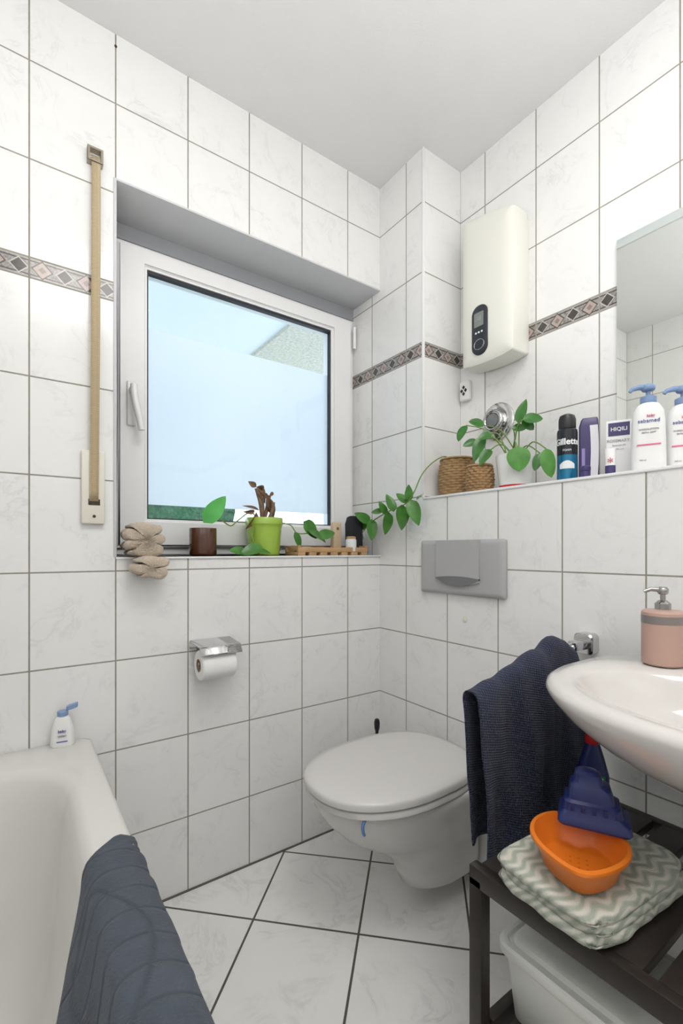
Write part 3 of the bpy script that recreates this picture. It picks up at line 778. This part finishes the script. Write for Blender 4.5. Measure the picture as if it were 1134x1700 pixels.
bm=bmesh.new(); loft(bm,[rrect(0,0,.023,.013,.004,0),rrect(0,0,.024,.014,.004,.004),rrect(0,0,.024,.014,.004,.150),rrect(.002,0,.021,.012,.005,.168),rrect(.003,0,.018,.010,.005,.174)])
fin(bm,'package_body',purple,b,smooth=50)
bm=bmesh.new(); grid(bm,lambda a,c:(.002+.019*a+.003*math.sin(c*3),-.0146,.010+.142*c),2,8); fin(bm,'package_print',M('silver_print',(.72,.71,.76),.3,.1),b,smooth=180)
bm=bmesh.new(); grid(bm,lambda a,c:(-.017+.008*a,-.0147,.04+.05*c),2,8); fin(bm,'package_print',M('lilac_print',(.30,.25,.55),.4),b,smooth=180)
b=root('cosmetic_jar',(1.215,-.800,LZ),'small dark purple cosmetic jar at the ledge edge','jar')
lathe('jar',[(.011,0),(.0125,.002),(.0125,.016),(.011,.018)],purple,b); lathe('jar_lid',[(.012,.018),(.013,.019),(.013,.028),(.008,.031)],purple,b)
b=root('rosemary_oil_carton',(1.29,-.849,LZ),'white carton with purple top printed with rosemary branding','carton',rot=R(-66))
box('carton_body',(-.029,-.014,0),(.029,.014,.148),cardW,b,bev=.0008)
box('colour_panel',(-.024,-.0148,.108),(.024,-.0140,.142),purple,b)
text('brand_text','HIQILI',.0135,inkwhite,b,(0,-.0150,.125),bold=.0002)
text('brand_text','ROSEMARY',.0100,inkgrey,b,(-.002,-.0145,.095),bold=.0001)
text('brand_text','Essential Oil',.0060,inkgrey,b,(0,-.0145,.083))
text('brand_text','100% pure',.0050,inkgrey,b,(0,-.0145,.073))
b=root('cosmetic_tube',(1.215,-.862,LZ),'small white tube with pink flower print and purple cap','tube',rot=R(-66))
bm=bmesh.new(); loft(bm,[circ(.009,.0,20),circ(.0115,.003,20),circ(.0115,.022,20)]); fin(bm,'tube_cap',purple,b)
bm=bmesh.new(); loft(bm,[circ(.0115,.022,20),circ(.011,.03,20),[(x*1.15,y*.3,z) for x,y,z in circ(.0115,.065,20)]]); fin(bm,'tube_body',cardW,b)
text('flower_print','*',.03,redP,b,(0,-.0117,.028))
def pump_bottle(x,y,rot,s,label):
    b=root('pump_bottle',(x,y,LZ),label,'pump bottle',rot=rot,group='white pump bottles on the ledge')
    bm=bmesh.new()
    loft(bm,[rrect(0,0,.034*s,.021,.016,0),rrect(0,0,.036*s,.023,.018,.006),rrect(0,0,.036*s,.023,.018,.03),rrect(0,0,.035*s,.022,.018,.08),rrect(0,0,.034*s,.021,.017,.12),rrect(0,0,.031*s,.019,.016,.145),rrect(0,0,.022*s,.016,.014,.160),rrect(0,0,.015,.015,.0145,.164)])
    fin(bm,'bottle_body',whitep,b,smooth=60)
    lathe('collar',[(.0165,.164),(.017,.166),(.017,.178),(.012,.181)],pumpblue,b)
    bm=bmesh.new(); loft(bm,[circ(.005,.181,14),circ(.005,.196,14)]); loft(bm,[circ(.012,.194,20),circ(.0145,.197,20),circ(.0145,.205,20),circ(.010,.209,20)])
    tube(bm,[(0,0,.203),(-.02,-.006,.204),(-.034,-.010,.200),(-.038,-.011,.194)],[.008,.0065,.005,.004],10)
    fin(bm,'pump_head',pumpblue,b,smooth=60)
    text('brand_text','sebamed',.0125,inkblue,b,(.0,-.0218,.118),ext=.0008)
    text('brand_text','baby',.0090,inkpink,b,(.004,-.0215,.130),ext=.0008)
    text('brand_text','WASCHLOTION',.0055,inkgrey,b,(0,-.0222,.098),ext=.0008)
    text('brand_text','EXTRA SOFT',.0050,inkgrey,b,(0,-.0224,.090),ext=.0008)
    box('label_stripe',(-.024,-.0238,.060),(.024,-.0225,.063),inkpink,b)
    text('brand_text','400 ml',.005,inkgrey,b,(-.012,-.0232,.025),ext=.0008)
    return b
pump_bottle(1.245,-.935,R(-66),1,'white pump bottle with pale blue pump on the ledge')
pump_bottle(1.325,-.979,R(-66),1,'white pump bottle with pale blue pump standing before mirror')

# ------------------------------------------------------------------ sink
S=root('washbasin',(XE,-1.215,.80),'light grey ceramic wall mounted washbasin','washbasin')
def sring(pb,pf,w,z): return dring(pb,pf,w,z,64,.5,.95)
def ering(c,l,w,z,n=64):
    return [(-(c+l*math.cos(2*pi*i/n)),w*math.sin(2*pi*i/n),z) for i in range(n)]
bm=bmesh.new()
loft(bm,[sring(.001,.28,.11,-.155),sring(.001,.32,.14,-.15),sring(.001,.40,.195,-.125),sring(.001,.455,.245,-.09),sring(.001,.495,.285,-.055),sring(.001,.513,.308,-.027),sring(.001,.517,.315,-.014),sring(.001,.514,.313,-.006),sring(.004,.505,.305,.0),
  ering(.292,.175,.262,-.003),ering(.292,.168,.255,-.009),ering(.292,.160,.245,-.025),ering(.288,.145,.225,-.055),ering(.283,.12,.18,-.085),ering(.28,.08,.11,-.108),ering(.28,.03,.03,-.115)])
fin(bm,'basin',sinkM,S,smooth=60)
lathe('drain',[(.025,-.1145),(.024,-.111),(.01,-.111)],chrome,S,loc=(-.28,0,0))
b=root('soap_dispenser',(1.090,-1.022,.8003),'pink soap dispenser with chrome pump on basin','soap dispenser',rot=R(-60))
lathe('dispenser_body',[(.035,0),(.038,.003),(.038,.086)],pinkp,b,cap1=False)
lathe('metal_band',[(.0383,.084),(.0385,.086),(.0385,.100),(.0375,.101)],greymet,b)
lathe('dispenser_top',[(.038,.100),(.038,.106),(.034,.110),(.014,.112)],pinkp,b)
pumpM=M('brushed_pump_metal',(.40,.39,.38),.2,1,var=.05)
lathe('pump_collar',[(.0145,.110),(.0145,.124),(.008,.130),(.006,.131)],pumpM,b)
bm=bmesh.new(); loft(bm,[circ(.005,.13,12),circ(.005,.146,12)]); loft(bm,[circ(.008,.143,16),circ(.010,.146,16),circ(.010,.154,16),circ(.007,.158,16)])
tube(bm,[(0,0,.152),(-.022,-.004,.153),(-.034,-.006,.148)],[.0055,.0045,.0035],10); fin(bm,'pump_head',pumpM,b,smooth=60)

# ------------------------------------------------------------------ towel rail + towel
rl=root('towel_rail',(XE,-.822,.80),'chrome towel rail arm fixed to tiled wall','towel rail')
bm=bmesh.new(); loft(bm,[[(x_,a,b_) for (a,b_,_) in rrect(0,.0,hw,hh,.012,0)] for x_,hw,hh in ((-.0005,.024,.026),(-.030,.024,.026),(-.034,.021,.023))])
bbox(bm,(-.085,-.012,-.012),(-.02,.012,.012),.004)
fin(bm,'wall_mount',chrome,rl)
bm=bmesh.new(); tube(bm,[(-.06,0,0),(-.40,0,-.058)],.009,14); tube(bm,[(-.40,0,-.058),(-.407,0,-.059)],.0115,14); fin(bm,'bar',chrome,rl)
def ntowel(a,b):
    x=.730+.387*a
    top=interp(x,[(.730,.748),(.80,.760),(.88,.782),(.96,.803),(1.01,.822),(1.06,.815),(1.12,.79)])
    bot=.415
    Lb=top-.44; Lf=top-bot; arc=.03
    tot=Lb+arc+Lf; s_=b*tot
    xs=x; ed=min(1,(x-.730)/.08)
    if s_<Lb:
        d=(Lb-s_)/Lb; z=top-(Lb-s_)
        y=-.805+.008*math.sin(x*50)*d
        xs=x+.02*d*(1-ed)
    elif s_<Lb+arc:
        q=(s_-Lb)/arc; y=-.822+.017*math.cos(pi*q); z=top+.012*math.sin(pi*q)
    else:
        d=(s_-Lb-arc)/Lf; z=top-d*Lf
        ph=x*34+d*2.4+1.2*math.sin(x*9)
        y=-.840-.015*(d**.5)*(.8+.9*math.sin(ph)) -.006*math.sin(x*75-d*5)*d**.5
        y=min(y,-.8385)
        xs=x+ .016*math.sin(d*4+x*14)*d*ed
    y+=.003*mnoise.noise(Vector((x*20,s_*20,1)))
    z+=.008*mnoise.noise(Vector((x*18,0,3)))*(1 if abs(s_-Lb-arc/2)<.06 else .3)
    d2=min(1,max(0,(s_-Lb-arc)/Lf*2.2))
    if xs>1.02: xs=1.02+(xs-1.02)*(.8+.25*d2)
    return (xs,max(y,-.867),z)
bm=bmesh.new(); grid(bm,ntowel,70,64)
tw=fin(bm,'hand_towel',navyT,smooth=180,label='navy blue waffle towel hanging over the chrome rail',cat='towel'); solid(tw,.005,0); subsurf(tw,1)

# ------------------------------------------------------------------ bench
bx0,bx1,by0,by1,bz=.664,1.10,-.874,-1.50,.475
B=root('slatted_bench',((bx0+bx1)/2,(by0+by1)/2,0),'black stained slatted wooden bench with lower shelf','bench')
hxx,hyy=(bx1-bx0)/2,(by0-by1)/2
for sx in (-1,1):
    for sy in (-1,1):
        x=sx*(hxx-.013); y=sy*(hyy-.013)
        box('leg',(x-.013,y-.013,0),(x+.013,y+.013,bz-.02),blackwood,B,bev=.002)
L=[]
for x in (-hxx,hxx-.02): L.append(((x,-hyy,bz-.035),(x+.02,hyy,bz-.0)))
for i in range(9):
    y0=-hyy+i*(2*hyy/9)+.006; L.append(((-hxx+.02,y0,bz-.018),(hxx-.02,y0+.052,bz)))
boxes('top_slats',L,blackwood,B,bev=.002)
L=[]
for x in (-hxx+.002,hxx-.022): L.append(((x,-hyy+.03,.165),(x+.02,hyy-.03,.200)))
for i in range(8):
    y0=-hyy+.034+i*.0705; L.append(((-hxx+.02,y0,.185),(hxx-.02,y0+.05,.200)))
L.append(((-hxx+.03,hyy-.03,.165),(hxx-.03,hyy-.01,.200)))
boxes('shelf_slats',L,blackwood,B,bev=.002)
X=root('storage_box',(.815,-1.065,.2003),'milky white plastic storage box with lid on bench shelf','storage box')
bm=bmesh.new(); loft(bm,[rrect(0,0,.085,.145,.02,0),rrect(0,0,.09,.15,.022,.006),rrect(0,0,.100,.162,.025,.122)]); fin(bm,'box_body',boxM,X,smooth=50)
bm=bmesh.new(); loft(bm,[rrect(0,0,.107,.169,.028,.118),rrect(0,0,.109,.171,.028,.121),rrect(0,0,.109,.171,.028,.134),rrect(0,0,.105,.167,.026,.138),rrect(0,0,.098,.160,.024,.138),rrect(0,0,.096,.158,.023,.135),rrect(0,0,.090,.152,.022,.135),rrect(0,0,.087,.149,.02,.143),rrect(0,0,.080,.142,.018,.146)]); fin(bm,'box_lid',boxM,X,smooth=40)

def ftowel():
    bm=bmesh.new()
    NX=30; NY=22
    specs=[(.134,.093,.001,.0130,0,0),(.132,.092,.018,.0110,.001,-.001),(.135,.093,.032,.0110,-.001,.001)]
    for k,(hx_,hy_,z0,h,ox,oy) in enumerate(specs):
        V=[[None]*(NY+1) for _ in range(NX+1)]; U=[[None]*(NY+1) for _ in range(NX+1)]
        for i in range(NX+1):
            for j in range(NY+1):
                x=math.sin((i/NX-.5)*pi*.98)/math.sin(pi*.49); y=math.sin((j/NY-.5)*pi*.98)/math.sin(pi*.49)
                rd=(abs(x)**9+abs(y)**9); e=max(0,1-rd)**.32
                wx=x*hx_+ox+.004*mnoise.noise(Vector((y*3,k,0))); wy=y*hy_+oy+.005*mnoise.noise(Vector((x*3,k,5)))
                cr=1-.08*(abs(x*y))**4
                wx*=cr; wy*=cr
                nz=.003*mnoise.noise(Vector((x*2.5,y*2.5,k*4)))
                edge=(i in (0,NX) or j in (0,NY))
                V[i][j]=bm.verts.new((wx,wy,z0+h+h*e+nz*(1 if k==2 else .2)*e))
                U[i][j]=V[i][j] if edge else bm.verts.new((wx,wy,z0+h-h*e))
        for i in range(NX):
            for j in range(NY):
                bm.faces.new((V[i][j],V[i+1][j],V[i+1][j+1],V[i][j+1]))
                q=[U[i][j],U[i][j+1],U[i+1][j+1],U[i+1][j]]
                try: bm.faces.new(q)
                except ValueError: pass
    return fin(bm,'folded_towel',waveT,smooth=180,loc=(.782,-1.030,bz+.0005),rot=(0,0,R(-5)),label='green and cream wave patterned towel folded on the bench',cat='towel')
ftowel()
tt=bz+.057
ob=root('toy_sand_boat',(.731,-1.036,tt),'orange plastic toy boat bowl on the folded towel','toy boat',rot=R(-150))
def heart(s,z,n=48):
    out=[]
    for i in range(n):
        a=2*pi*i/n; r=.067*s; x=r*math.cos(a)*1.08; y=r*math.sin(a)
        if x>0: y*=1-.35*(x/(r*1.08))**2; x*=1.18
        else: x+= .012*s*math.exp(-(y/(.02*s+1e-6))**2)
        out.append((x,y,z))
    return out
bm=bmesh.new(); loft(bm,[heart(.72,0),heart(.80,.004),heart(.96,.038),heart(1.06,.040),heart(1.08,.043),heart(1.07,.047),heart(.98,.048),heart(.94,.041),heart(.78,.010),heart(.70,.006)]); fin(bm,'bowl_shell',orangeP,ob,smooth=40)
bm=bmesh.new()
for i in range(-1,3):
    for j in range(-1,2):
        loft(bm,[circ(.0018,.0058,8,i*.012,j*.012),circ(.0018,.0064,8,i*.012,j*.012)])
fin(bm,'sieve_pattern',M('dark_orange',(.60,.14,.01),.5),ob)
fb=root('toy_funnel',(.790,-1.030,tt+.050),'dark blue stepped plastic toy funnel resting on orange boat','toy funnel',rot=R(-62))
bm=bmesh.new()
loft(bm,[rrect(0,0,.052,.034,.010,0),rrect(0,0,.054,.036,.010,.004),rrect(0,0,.052,.034,.010,.014),rrect(-.002,0,.043,.029,.010,.022),rrect(-.003,0,.041,.028,.010,.036),rrect(-.004,0,.034,.024,.009,.040),rrect(-.006,0,.030,.022,.009,.060),rrect(-.008,0,.022,.018,.010,.066),rrect(-.009,0,.019,.016,.010,.080),rrect(-.009,0,.014,.012,.010,.084)])
fin(bm,'funnel_body',blueP,fb,smooth=35)
bm=bmesh.new()
for i in range(5): bbox(bm,(-.035+i*.016,-.0305,.024),(-.029+i*.016,-.0285,.035),.0005)
fin(bm,'funnel_rib',blueP,fb)
b=root('cleaner_bottle',(.985,-.932,bz),'blue cleaner bottle with red cap and green label','bottle',rot=R(-60))
bm=bmesh.new(); loft(bm,[rrect(0,0,.028,.018,.012,0),rrect(0,0,.03,.02,.014,.005),rrect(0,0,.03,.02,.014,.095),rrect(0,0,.02,.015,.012,.135),rrect(0,0,.013,.013,.012,.158)]); fin(bm,'bottle_body',blueP,b,smooth=50)
lathe('cap',[(.014,.158),(.015,.160),(.013,.180),(.009,.188)],redP,b)
box('label_panel',(-.022,-.0215,.075),(.022,-.0190,.100),M('green_label',(.03,.22,.12),.4),b)
text('brand_text','WC',.022,inkwhite,b,(0,-.0217,.088))

# ------------------------------------------------------------------ camera, light, world
cam=bpy.data.cameras.new('cam'); co=bpy.data.objects.new('camera',cam); COL.objects.link(co)
co.location=(0,-1.418,1.033); co.rotation_euler=(R(90),0,-math.atan2(.578,.816))
cam.lens=770/1700*36; cam.sensor_width=36; cam.shift_y=64/1700; cam.clip_start=.02
sc.camera=co
def area(name,loc,rot,size,size_y,power,col):
    l=bpy.data.lights.new(name,'AREA'); l.shape='RECTANGLE'; l.size=size; l.size_y=size_y; l.energy=power; l.color=col
    o=bpy.data.objects.new(name,l); COL.objects.link(o); o.location=loc; o.rotation_euler=rot; return o
area('ceiling_light',(.35,-1.45,2.44),(0,0,0),.6,.8,11,(1,.975,.95))
area('upward_fill',(.2,-1.55,1.45),(R(180),0,0),1.3,1.2,20,(1,.985,.97))  # added fill with no lamp behind it, aimed up to brighten the ceiling
area('sky_panel',(.7,2.6,3.6),(R(-50),0,0),3,2,150,(.95,.97,1))
w=bpy.data.worlds.new('world'); sc.world=w; w.use_nodes=True
nt=w.node_tree; bgn=nt.nodes['Background']
sky=nt.nodes.new('ShaderNodeTexSky'); sky.sky_type='HOSEK_WILKIE'; sky.sun_direction=(.3,-.6,.7); sky.turbidity=6
mx=nt.nodes.new('ShaderNodeMix'); mx.data_type='RGBA'; mx.inputs[0].default_value=.94
nt.links.new(sky.outputs[0],mx.inputs[6]); mx.inputs[7].default_value=(.88,.93,1,1)
nt.links.new(mx.outputs[2],bgn.inputs[0]); bgn.inputs[1].default_value=3.0
sc.view_settings.view_transform='Standard'
sc.view_settings.exposure=0.08
